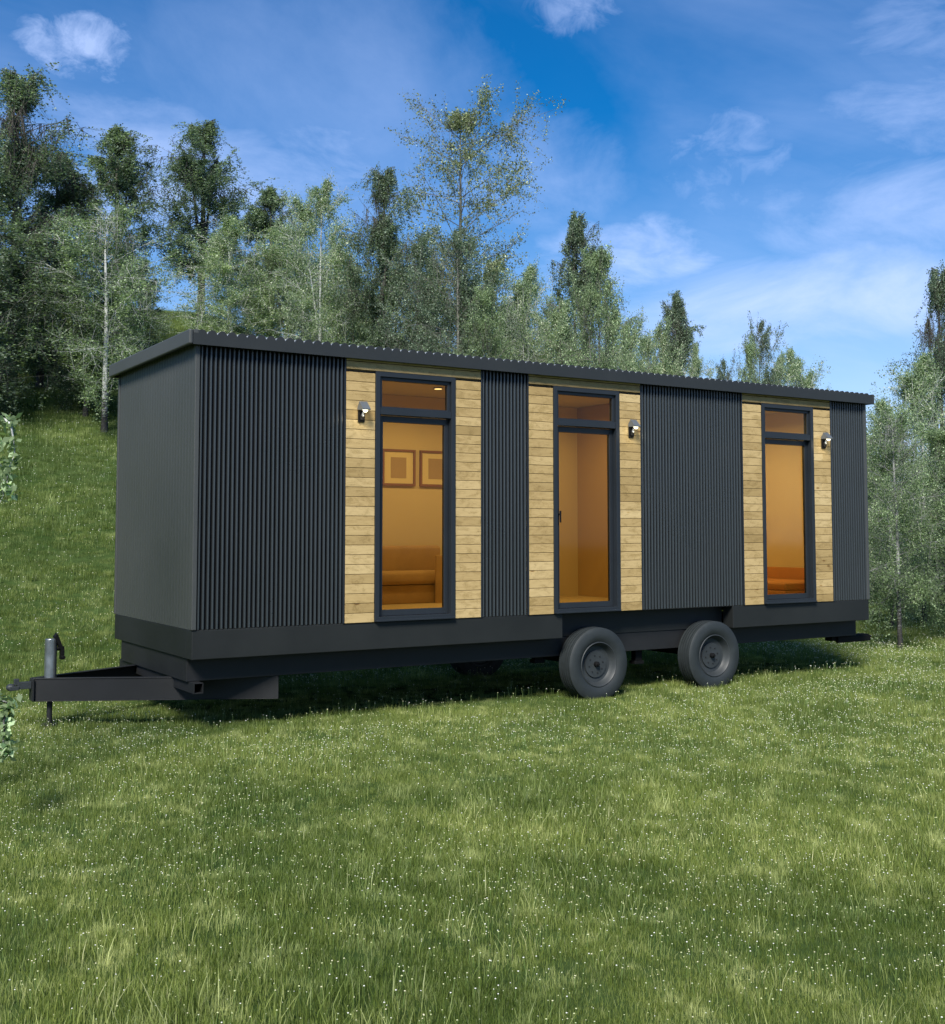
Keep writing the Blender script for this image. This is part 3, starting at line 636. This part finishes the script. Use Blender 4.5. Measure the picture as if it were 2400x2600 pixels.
# wheels
def make_wheel():
    w_ = 0.225; h = w_/2
    prof = [(0.245, -h+0.018), (0.262, -h+0.006), (0.30, -h-0.006), (0.335, -h-0.008), (0.372, -h+0.000), (0.398, -h+0.008), (0.408, -h+0.016)]
    gv = np.linspace(-h+0.014, h-0.014, 6)
    for i, g in enumerate(gv[:-1]):
        a, b_ = g+0.008, gv[i+1]-0.007
        crown = lambda y: WR-0.004*(y/h)**2*2
        if i > 0: prof += [(0.362, g-0.006), (0.362, g+0.007)]
        prof += [(crown(a), a), (crown(b_), b_)]
    prof += [(0.408, h-0.016), (0.398, h-0.008), (0.372, h-0.000), (0.335, h+0.008), (0.30, h+0.006), (0.262, h-0.006), (0.245, h-0.018)]
    bm = bmesh.new(); lathe(bm, prof, n=72); ty = obj('tyre', bm, M['rubber'], None, smooth=True)
    md = ty.modifiers.new('edge', 'EDGE_SPLIT'); md.split_angle = R(50)
    bm = bmesh.new(); lathe(bm, [(0.252, -h+0.010), (0.243, -h+0.004), (0.234, -h+0.012), (0.224, -h+0.045), (0.200, -h+0.078), (0.150, -h+0.082), (0.148, -h+0.066), (0.0, -h+0.066)], n=64)
    lathe(bm, [(0.252, h-0.010), (0.236, h-0.012), (0.224, h-0.05), (0.0, h-0.06)], n=48)
    rm = obj('rim', bm, M['rim'], None, smooth=True); md = rm.modifiers.new('edge', 'EDGE_SPLIT'); md.split_angle = R(35)
    bm = bmesh.new()
    lathe(bm, [(0.0, -h+0.010), (0.014, -h+0.010), (0.017, -h+0.028), (0.030, -h+0.034), (0.030, -h+0.066)], n=20)
    hb = obj('hub', bm, M['dark'], None, smooth=False); bolts = []
    for k in range(8):
        a = 2*PI*k/8+0.2; x, z = 0.098*math.cos(a), 0.098*math.sin(a); bm = bmesh.new(); cyl(bm, (x, -h+0.068, z), (x, -h+0.058, z), 0.008, 6); bolts.append(obj('wheel_bolt', bm, M['chassis'], None))
    return [ty, rm, hb] + bolts
WP = make_wheel()
first = True
for wx in WX:
    for yy, rz in ((0.065, 0), (DP-0.065, PI)):
        we = empty('wheel', (wx-ORG[0], yy-ORG[1], WZ), rz, T)
        for src in WP:
            if first: c_ = src
            else: c_ = src.copy(); COL.objects.link(c_)
            c_.parent = we
        first = False
# wall lamps
def make_lamp():
    bm = bmesh.new(); box(bm, -0.034, 0.034, -0.022, 0.0, -0.12, 0.0); box(bm, -0.026, 0.026, -0.040, -0.0221, -0.10, -0.052)
    pl = obj('wall_lamp', bm, M['dark'], None, bevel=0.004)
    bm = bmesh.new()      # hood like a little saddle roof, its ridge along the wall
    out = [(-0.010, 0.004), (-0.012, 0.030), (-0.052, 0.084), (-0.134, 0.004), (-0.128, -0.004)]; inn = [(-0.122, 0.002), (-0.052, 0.072), (-0.020, 0.026), (-0.018, 0.004)]
    prof = out+inn; A = [bm.verts.new((-0.043, y, z)) for y, z in prof]; C = [bm.verts.new((0.043, y, z)) for y, z in prof]
    for i in range(9): bm.faces.new((A[i], A[(i+1)%9], C[(i+1)%9], C[i]))
    for xx in (-0.0431, 0.0431):
        g_ = [bm.verts.new((xx, y, z)) for y, z in out]; bm.faces.new(g_)
    bmesh.ops.remove_doubles(bm, verts=bm.verts, dist=0.0005)
    hd = obj('hood', bm, M['hood'], pl)
    bm = bmesh.new(); lathe(bm, [(0.0, -0.038), (0.016, -0.034), (0.025, -0.022), (0.029, 0.0), (0.0, 0.004)], axis='Z', n=20)
    bmesh.ops.rotate(bm, verts=bm.verts, matrix=Matrix.Rotation(R(-25), 3, 'X')); bmesh.ops.translate(bm, verts=bm.verts, vec=(0.004, -0.088, 0.010))
    bl = obj('bulb', bm, M['bulb'], pl, smooth=True)
    bm = bmesh.new(); cyl(bm, (0, -0.02, -0.062), (0, -0.055, -0.02), 0.012, 10); bmesh.ops.create_uvsphere(bm, u_segments=10, v_segments=8, radius=0.017, matrix=Matrix.Translation((0, -0.045, -0.055)))
    ar = obj('arm', bm, M['steel'], pl, smooth=True)
    return pl, hd, bl, ar
lp = make_lamp()
for i, x_ in enumerate((1.688, 5.158, 8.395)):
    if i == 0: root, kids = lp[0], lp[1:]
    else:
        root = lp[0].copy(); COL.objects.link(root); kids = []
        for c_ in lp[1:]:
            d = c_.copy(); COL.objects.link(d); d.parent = root; kids.append(d)
    root.parent = T; root.location = (x_-ORG[0], -0.0135-ORG[1], B+2.105)
    l_ = bpy.data.lights.new('lamp_glow', 'POINT'); l_.energy = 0.25; l_.shadow_soft_size = 0.03; l_.color = (1, 0.88, 0.62)
    lo_ = link(bpy.data.objects.new('lamp_glow', l_), root); lo_.location = (0.0, -0.10, -0.075)

# ------------------------------------------------------------------ things inside
def soft(o, w_, seg=4):
    md = o.modifiers.new('round', 'BEVEL'); md.width = w_; md.segments = seg; md.limit_method = 'ANGLE'
    for p in o.data.polygons: p.use_smooth = True
so = (2.6, 2.0, B+0.03); S = empty('sofa', so); tag(S, 'low brown sofa against the back wall seen through the left glass door', 'sofa')
def sp_(name, x0, x1, y0, y1, z0, z1, m='sofa', r_=0.03):
    bm = bmesh.new(); box(bm, x0, x1, y0, y1, B+z0, B+z1); o = obj(name, bm, M[m], S, so); soft(o, r_); return o
sp_('base', 1.6, 4.00, 2.035, 2.38, 0.03, 0.255, 'sofa', 0.012); sp_('seat_cushion', 1.6, 2.64, 1.99, 2.30, 0.262, 0.425, r_=0.05); sp_('seat_cushion', 2.65, 4.00, 1.99, 2.30, 0.262, 0.425, r_=0.05)
sp_('backrest', 1.6, 2.66, 2.305, 2.415, 0.262, 0.73, r_=0.05); sp_('backrest', 2.67, 4.00, 2.305, 2.415, 0.262, 0.73, r_=0.05)
sp_('arm', 3.712, 4.02, 1.94, 1.985, 0.0, 0.612, 'sofa', 0.008)
for i, (xa, lb) in enumerate(((3.195, 'framed picture with wide pale mount, left one of the pair above the sofa'), (3.735, 'framed picture with wide pale mount, right one of the pair above the sofa'))):
    po = (xa+0.235, 2.415, B+1.7); Pn = empty('framed_picture', po); tag(Pn, lb, 'picture', 'framed pictures on the interior wall')
    bm = bmesh.new(); a, b_ = xa, xa+0.47; z0, z1 = B+1.475, B+1.93; w_ = 0.028
    box(bm, a, a+w_, 2.385, 2.418, z0, z1); box(bm, b_-w_, b_, 2.385, 2.418, z0, z1); box(bm, a+w_, b_-w_, 2.3852, 2.418, z0, z0+w_); box(bm, a+w_, b_-w_, 2.3852, 2.418, z1-w_, z1)
    obj('frame', bm, M['picframe'], Pn, po)
    bm = bmesh.new(); box(bm, a+w_, b_-w_, 2.405, 2.417, z0+w_, z1-w_); mo = obj('mount', bm, M['mount'], Pn, po)
    bm = bmesh.new(); box(bm, xa+0.125, xa+0.345, 2.402, 2.4045, B+1.57, B+1.83); obj('print', bm, M['print'], mo, po)
bo = (8.6, 1.2, B+0.03); Bd = empty('bed', bo); tag(Bd, 'low rust brown bed seen through the right glass door', 'bed')
for nm, q, r_ in (('base', (8.05, 9.08, 0.35, 2.3, 0.035, 0.13), 0.01), ('mattress', (8.05, 9.08, 0.35, 2.3, 0.132, 0.235), 0.03), ('headboard', (9.085, 9.128, 0.2, 2.35, 0.035, 0.40), 0.01)):
    bm = bmesh.new(); box(bm, q[0], q[1], q[2], q[3], B+q[4], B+q[5]); o = obj(nm, bm, M['bed'], Bd, bo); soft(o, r_, 3)

# ------------------------------------------------------------------ trees
class TreeGeo:
    def __init__(s): s.V = []; s.Fq = []; s.n = 0
    def tube(s, P_, r0, r1, k):
        P_ = np.asarray(P_); n = len(P_); D = np.gradient(P_, axis=0); D /= np.linalg.norm(D, axis=1, keepdims=True)+1e-9
        ref = np.array([0.31, 0.95, 0.05]) if abs(D[0][2]) > 0.8 else np.array([0, 0, 1.0])
        A = np.cross(D, ref); A /= np.linalg.norm(A, axis=1, keepdims=True)+1e-9; C = np.cross(D, A)
        rr = np.linspace(r0, r1, n) if not isinstance(r0, np.ndarray) else r0
        th = np.arange(k)*2*PI/k
        ring = P_[:,None,:] + rr[:,None,None]*(np.cos(th)[None,:,None]*A[:,None,:]+np.sin(th)[None,:,None]*C[:,None,:])
        s.V.append(ring.reshape(-1, 3)); i = s.n+np.arange(n*k).reshape(n, k); j = np.roll(i, -1, axis=1)
        s.Fq.append(np.stack([i[:-1], j[:-1], j[1:], i[1:]], -1).reshape(-1, 4)); s.n += n*k
def leaves(pos, size, r, droop=0.0):
    n = len(pos); a = r.normal(size=(n, 3)); a[:,2] = a[:,2]*0.7 - droop; a /= np.linalg.norm(a, axis=1, keepdims=True)
    b_ = np.cross(a, r.normal(size=(n, 3))); b_ /= np.linalg.norm(b_, axis=1, keepdims=True)+1e-9
    s = size*r.uniform(0.55, 1.35, (n, 1)); q = np.stack([pos-a*s*0.5, pos+b_*s*0.32, pos+a*s*0.55, pos-b_*s*0.32], 1)
    return q.reshape(-1, 3), np.arange(4*n).reshape(n, 4)
def make_tree(name, seed, H, Rc, t0, prof, nprim, nsec, nleaf, up, droop, strand, lsize, mleaf, mbark, trunk_r=0.09, clumpy=0.5, forks=1, limb_r=0.016, gap=0.55):
    r = np.random.default_rng(seed); G = TreeGeo(); LP = []; LT = []
    stems = []
    for f in range(forks):
        n = 14; z = np.linspace(-0.3, H*(1 if f == 0 else r.uniform(0.8, 0.93)), n); wob = np.cumsum(r.normal(0, 0.012*H/8, (n, 2)), axis=0); wob[0:2] = 0
        P_ = np.stack([wob[:,0], wob[:,1], z], 1)
        if f: 
            a = r.uniform(0, 2*PI); s_ = np.clip((z/H-0.35)/0.65, 0, 1)[:,None]**0.8; P_[:,:2] += s_*Rc*0.45*np.array([[math.cos(a), math.sin(a)]])
        stems.append(P_); tr = trunk_r*(1 if f == 0 else 0.6)
        rad = tr*(1-np.linspace(0, 1, n))**0.8+0.008; rad[0] *= 1.35; rad[1] *= 1.05; G.tube(P_, rad, None, 10)
    for i in range(nprim + 7*forks):
        st = stems[i % forks]; tip = i >= nprim; t = (0.90+0.10*r.uniform()) if tip else t0 + (0.97-t0)*((i+r.uniform())/nprim); h = t*st[-1][2]
        k = np.interp(h, st[:,2], np.arange(len(st))); k0 = int(min(k, len(st)-2)); base = st[k0]+(st[k0+1]-st[k0])*(k-k0)
        az = i*2.39996+r.normal(0, 0.5); tc_ = (t-t0)/(1-t0); Ln = Rc*prof(tc_)*r.uniform(0.45, 1.25)*(1-0.5*max(0, tc_-0.8)/0.2)
        if tip: Ln = Rc*r.uniform(0.12, 0.32)
        elif r.uniform() < 0.12: Ln *= 1.3
        el = up + r.normal(0, 0.25) + 0.25*tc_
        m_ = 7; d = np.array([math.cos(az)*math.cos(el), math.sin(az)*math.cos(el), math.sin(el)]); P_ = [base]
        for q in range(m_-1):
            d = d + np.array([r.normal(0, 0.10), r.normal(0, 0.10), r.normal(0, 0.06)-droop*0.10*(q+1)/m_*2]); d /= np.linalg.norm(d); P_.append(P_[-1]+d*Ln/(m_-1))
        P_ = np.array(P_); G.tube(P_, limb_r*(0.4+0.6*Ln/Rc), 0.004, 4)
        dens = r.uniform(1-clumpy, 1+clumpy)
        for j in range(nsec):
            s = r.uniform(0.22, 1.0); kk = s*(m_-1); k0 = int(min(kk, m_-2)); b0 = P_[k0]+(P_[k0+1]-P_[k0])*(kk-k0)
            if strand > 0 and r.uniform() < strand:
                d2 = np.array([r.normal(0, 0.16), r.normal(0, 0.16), -1.0]); l2 = Rc*r.uniform(0.25, 0.75)
            else:
                d2 = (P_[k0+1]-P_[k0]); d2 = d2/np.linalg.norm(d2)+r.normal(0, 0.65, 3)+np.array([0, 0, 0.1-droop*0.3]); l2 = Ln*r.uniform(0.18, 0.42)+0.08
            d2 /= np.linalg.norm(d2); Q_ = [b0]
            for q in range(3): d2 = d2+r.normal(0, 0.16, 3)+np.array([0, 0, -droop*0.10]); d2 /= np.linalg.norm(d2); Q_.append(Q_[-1]+d2*l2/3)
            Q_ = np.array(Q_); G.tube(Q_, 0.006, 0.002, 3)
            nl = r.poisson(nleaf*dens*(0.5+l2/Rc)); u = r.uniform(0.05, 1.08, nl)**0.8*3; uk = np.minimum(u.astype(int), 2)
            pp = Q_[uk]+(Q_[uk+1]-Q_[uk])*(u-uk)[:,None]+r.normal(0, 0.035 + 0.05*(1-min(1, strand)), (nl, 3)); LP.append(pp)
            LT.append(np.clip(r.normal(0.45+0.15*(dens-1), 0.24, nl), 0, 1))
    Vt = np.concatenate(G.V); Ft = np.concatenate(G.Fq); LP = np.concatenate(LP); LT = np.concatenate(LT)
    ph = r.uniform(0, 6.28, (9,)); kf = r.normal(0, 1, (9, 3)); kf = kf/np.linalg.norm(kf, axis=1, keepdims=True)*r.uniform(2.2, 6.0, (9, 1)); kf[:,2] *= 0.7
    nz = np.sin(LP@kf.T + ph).sum(1)/3.0
    keep = r.uniform(size=len(LP)) < np.clip(0.80+gap*nz, 0.05, 1); LP = LP[keep]; LT = np.clip(LT[keep] + 0.10*nz[keep], 0, 1)
    V, Fc = leaves(LP, lsize, r, droop*0.6)
    H = float(np.percentile(LP[:,2], 99.9)); Rc = float(np.percentile(np.hypot(LP[:,0], LP[:,1]), 96))
    tm = np_mesh('trunk', Vt, Ft, M[mbark], smooth=True); cm = np_mesh('crown', V, Fc, M[mleaf], LT)
    return dict(trunk=tm, crown=cm, H=H, R=Rc, n=len(LP))
cone = lambda t: (0.45+0.55*math.sin(PI*min(1, 0.2+0.6*t)))*(1-0.38*t) + 0.08
ovalp = lambda t: max(0.4, math.sin(PI*(0.18+0.62*t)))
topheavy = lambda t: 0.5+0.5*math.sin(PI*(0.05+0.65*t))
TR = {
 'weep':  make_tree('weep', 1, 9.0, 1.5, 0.30, topheavy, 50, 20, 66, 0.65, 0.9, 0.85, 0.050, 'leaf_dark', 'bark_dark', 0.085, 0.8, 3, 0.013, 0.65),
 'weep2': make_tree('weep2', 5, 9.0, 1.35, 0.28, ovalp, 46, 20, 66, 0.7, 0.9, 0.85, 0.050, 'leaf_dark', 'bark_dark', 0.08, 0.8, 2, 0.013, 0.75),
 'dark':  make_tree('dark', 3, 9.0, 2.0, 0.12, ovalp, 76, 17, 46, 0.45, 0.35, 0.4, 0.068, 'leaf_dark', 'bark_grey', 0.10, 0.7, 2, 0.014, 0.6),
 'birch': make_tree('birch', 7, 8.0, 2.0, 0.17, cone, 74, 18, 50, 0.3, 0.15, 0.1, 0.060, 'leaf_mid', 'bark_white', 0.085, 0.6, 1, 0.011, 0.5),
 'pale':  make_tree('pale', 9, 8.0, 2.0, 0.10, ovalp, 78, 18, 50, 0.4, 0.1, 0.15, 0.062, 'leaf_pale', 'bark_white', 0.075, 0.6, 2, 0.010, 0.6),
 'pale2': make_tree('pale2', 19, 7.0, 2.0, 0.06, ovalp, 70, 17, 50, 0.35, 0.3, 0.3, 0.062, 'leaf_pale', 'bark_grey', 0.075, 0.7, 3, 0.010, 0.65),
 'mid':   make_tree('mid', 13, 8.0, 2.1, 0.08, cone, 78, 18, 50, 0.4, 0.2, 0.2, 0.062, 'leaf_mid', 'bark_grey', 0.08, 0.6, 2, 0.011, 0.55),
 'sparse': make_tree('sparse', 21, 12.0, 2.9, 0.36, topheavy, 46, 18, 58, 0.35, 0.15, 0.05, 0.070, 'leaf_brown', 'bark_grey', 0.12, 0.7, 1, 0.018, 0.45),
}
print('leaf counts', {k: v['n'] for k, v in TR.items()})
def hit(u, v):
    dr, k = hdir(u); d = ray(u, v); el = d.z/math.hypot(d.x, d.y)
    for q in np.arange(13.0, 60, 0.1):
        if gz(CAM.x+dr.x*q, CAM.y+dr.y*q) >= CAM.z+el*q: return float(q)
    return None
def place(kind, u, vtop, d, width, label, cat='tree', group='young trees on the hillside', rz=None, name='birch_tree', vbase=None, bark=None):
    d = (hit(u, vbase) or d) if vbase else d
    dr, _ = hdir(u); p = Vector((CAM.x, CAM.y, 0)) + dr*d; g = gz(p.x, p.y)
    top = at(u, vtop, d).z; pr = TR[kind]; s = (top-g)/pr['H']
    wm = width*1.2987/F*d/dr.dot(Vector((FW.x, FW.y, 0)).normalized()); sx = wm/(2*pr['R'])*1.12
    e = empty(name, (p.x, p.y, g), random.uniform(0, 6.28) if rz is None else rz); e.scale = (sx, sx, s)
    for nm in ('trunk', 'crown'):
        o = link(bpy.data.objects.new(nm, pr[nm]), e)
        if nm == 'trunk' and bark: o.material_slots[0].link = 'OBJECT'; o.material_slots[0].material = M[bark]
    tag(e, label, cat, group); return e
TREES = [
 # kind, u, vtop, distance, crown width in px, label
 ('weep', 20, 138, 29, 215, 'tallest dark tree with drooping twigs at the left edge of the picture'),
 ('weep2', 100, 300, 31, 150, 'dark drooping tree just right of the tallest tree at the left edge'),
 ('dark', -35, 420, 27, 260, 'dark bushy tree low at the far left edge under the tallest one'),
 ('dark', 75, 470, 30, 230, 'dark dense tree on the slope between the left edge and the white trunked birch'),
 ('weep2', 222, 248, 36, 165, 'dark narrow tree with hanging twigs rising behind the white trunked birch'),
 ('birch', 203, 400, 24.5, 225, 'green birch with a bright white trunk just left of the trailer roof'),
 ('dark', 165, 520, 23.6, 150, 'thin dark stemmed tree on the slope left of the white trunked birch'),
 ('dark', 268, 505, 33, 110, 'dark tree filling the gap between the white trunked birch and the twin topped tree'),
 ('weep', 388, 240, 41, 190, 'tall dark twin topped tree standing on the crest above the roof corner'),
 ('pale', 448, 425, 35, 190, 'bright pale green tree right of the twin topped tree'),
 ('weep2', 525, 366, 38, 130, 'dark narrow topped tree between two pale green trees'),
 ('mid', 555, 440, 36, 170, 'green tree in front of the dark narrow topped tree above the left door'),
 ('pale', 622, 352, 34, 165, 'tall pale green tree with a brownish tip above the left door'),
 ('weep', 748, 330, 33, 150, 'dark ragged tree left of the tall sparse tree'),
 ('pale2', 690, 520, 35, 130, 'low pale tree at the foot of the dark ragged tree'),
 ('sparse', 900, 156, 36, 285, 'tallest sparse tree with bare trunk and olive brown leaves above the roof'),
 ('dark', 895, 440, 30, 175, 'dense dark tree at the foot of the tall sparse tree'),
 ('dark', 815, 455, 32, 150, 'dark tree between the ragged tree and the tall sparse tree'),
 ('mid', 950, 560, 29, 150, 'small green tree close behind the roof right of the dense dark tree'),
 ('pale', 1030, 515, 32, 150, 'pale green tree right of the tall sparse tree'),
 ('weep2', 1128, 416, 40, 120, 'dark feathery topped tree behind the pointed green tree'),
 ('mid', 1170, 480, 28, 165, 'pointed green tree above the middle door'),
 ('pale2', 1095, 575, 31, 140, 'low pale bush like tree left of the pointed green tree'),
 ('pale2', 1235, 620, 33, 110, 'low pale tree on the right flank of the pointed green tree'),
 ('weep2', 1325, 572, 37, 95, 'small dark narrow tree standing alone against the sky'),
 ('pale2', 1300, 625, 35, 100, 'low pale green tree at the foot of the lone narrow tree'),
 ('pale', 1365, 672, 34, 75, 'little pale green tree right of the lone narrow tree'),
 ('dark', 1488, 622, 36, 90, 'small dark tree above the right part of the roof'),
 ('mid', 1470, 665, 33, 90, 'small green tree in front of the dark one above the right part of the roof'),
 ('pale', 1560, 680, 33, 115, 'small pale tree lowest in the row just above the roof'),
 ('weep', 1845, 525, 27, 120, 'dark tree with hanging sprays at the right edge of the picture'),
 ('pale', 1800, 690, 25.5, 165, 'tall pale green tree at the right edge beyond the trailer'),
 ('birch', 1752, 800, 18.6, 165, 'slim birch with dark speckled trunk nearest the right end of the trailer'),
 ('pale', 1738, 780, 24.2, 140, 'pale birch whose thin trunk stands just behind the nearest right hand birch'),
 ('mid', 1850, 830, 21.5, 190, 'green tree cut by the right edge of the picture'),
 ('mid', 1690, 850, 30, 150, 'green tree half hidden behind the right end of the trailer'),
 ('dark', 1850, 960, 24, 130, 'dark leafy tree low at the right edge of the picture'),
 ('dark', 1790, 900, 34, 260, 'dark background tree behind the right hand birches'),
 ('pale2', -18, 640, 22, 80, 'small pale leaved tree cut by the left edge below the tallest tree'),
]
VB = {203: 845, 165: 815, -18: 812, 388: 636, 1752: 1272, 1738: 1232}
for a in TREES:
    place(*a[:5], a[5], vbase=VB.get(a[1]), bark='bark_speck' if a[1] in (1752, 1738) else None, name={'weep': 'weeping_tree', 'weep2': 'weeping_tree', 'dark': 'dark_tree', 'sparse': 'sparse_tree', 'birch': 'birch_tree'}.get(a[0], 'green_tree'),
          group='young trees on the hillside' if a[1] < 1660 else 'trees beyond the right end of the trailer')
for i, (u, v, d, w_) in enumerate(((480, 500, 44, 170), (590, 500, 44, 160), (660, 470, 43, 150), (770, 520, 40, 170), (850, 500, 42, 170), (960, 500, 41, 150), (1010, 590, 40, 150), (1080, 600, 41, 140), (1200, 590, 38, 130), (1270, 650, 38, 110), (1420, 700, 37, 70), (1525, 690, 37, 90), (700, 590, 38, 150))):
    place(('mid', 'dark', 'pale2')[i % 3], u, v, d, w_, 'dim tree of the back row seen only through gaps above the trailer roof', name='background_tree', group='back row of trees above the roof')
# tree just outside the left edge whose hanging branches reach into the picture
r = np.random.default_rng(77); dr, _ = hdir(-170); bp_ = Vector((CAM.x, CAM.y, 0))+dr*8.6; g0 = gz(bp_.x, bp_.y)
G = TreeGeo(); n = 12; z = np.linspace(-0.2, 6.5, n); trk = np.stack([np.cumsum(r.normal(0, 0.02, n)), np.cumsum(r.normal(0, 0.02, n)), z], 1); G.tube(trk, 0.07*(1-np.linspace(0, 1, n))**0.8+0.01, None, 10)
LPs = []; LTs = []
def spray(h, pts, nl, rad):
    P_ = [np.array([0, 0, h])]+[np.array(at(u, v, dd)-Vector((bp_.x, bp_.y, g0))) for u, v, dd in pts]
    P_ = np.array(P_); t = np.linspace(0, len(P_)-1, 14); k = np.minimum(t.astype(int), len(P_)-2); C_ = P_[k]+(P_[k+1]-P_[k])*(t-k)[:,None]+r.normal(0, 0.012, (14, 3)); G.tube(C_, 0.014, 0.003, 5)
    u = r.uniform(0.45, 1.0, nl)*13; k = np.minimum(u.astype(int), 12); LPs.append(C_[k]+(C_[k+1]-C_[k])*(u-k)[:,None]+r.normal(0, rad, (nl, 3))); LTs.append(r.uniform(0.2, 1.0, nl))
spray(3.1, [(-60, 780, 8.3), (5, 815, 8.2), (28, 830, 8.1), (22, 900, 8.1), (12, 970, 8.1)], 130, 0.028)
spray(3.0, [(-70, 800, 8.4), (-10, 850, 8.2), (4, 920, 8.2), (0, 990, 8.2)], 110, 0.035)
spray(1.3, [(-60, 1330, 8.2), (-5, 1355, 8.0), (8, 1390, 8.0), (6, 1440, 7.9), (2, 1490, 7.9)], 190, 0.03)
spray(1.4, [(-80, 1330, 8.4), (-20, 1360, 8.2), (-6, 1440, 8.1), (-8, 1500, 8.0)], 120, 0.04)
for _ in range(26):
    h = r.uniform(2.6, 6.3); a = r.uniform(0, 2*PI)
    if math.cos(a)*RT.x+math.sin(a)*RT.y > 0.2: continue
    P_ = [np.array([0, 0, h])]; d = np.array([math.cos(a), math.sin(a), 0.3])
    for q in range(8): d = d+np.array([0, 0, -0.13])+r.normal(0, 0.08, 3); P_.append(P_[-1]+d/np.linalg.norm(d)*0.14)
    P_ = np.array(P_); G.tube(P_, 0.014, 0.003, 4); u = r.uniform(0.2, 1, 260)*8; k = np.minimum(u.astype(int), 7); LPs.append(P_[k]+(P_[k+1]-P_[k])*(u-k)[:,None]+r.normal(0, 0.06, (260, 3))); LTs.append(r.uniform(0, 1, 260))
V, Fc = leaves(np.concatenate(LPs), 0.052, r, 0.5)
e = empty('birch_tree', (bp_.x, bp_.y, g0)); tag(e, 'leafy hanging branch tips of a near tree at the left edge beside the tow bar', 'tree')
link(bpy.data.objects.new('trunk', np_mesh('trunk', np.concatenate(G.V), np.concatenate(G.Fq), M['bark_white'], smooth=True)), e)
link(bpy.data.objects.new('crown', np_mesh('crown', V, Fc, M['leaf_mid'], np.concatenate(LTs))), e)
# unseen tree placed behind the camera, on the sunny side: it shades the nearest grass
e = empty('birch_tree', (-8.3, -16.2, gz(-8.3, -16.2))); e.scale = (1.5, 1.5, 1.25)
for nm in ('trunk', 'crown'): link(bpy.data.objects.new(nm, TR['birch'][nm]), e)
tag(e, 'leafy tree just outside the picture whose shade darkens the nearest grass', 'tree')
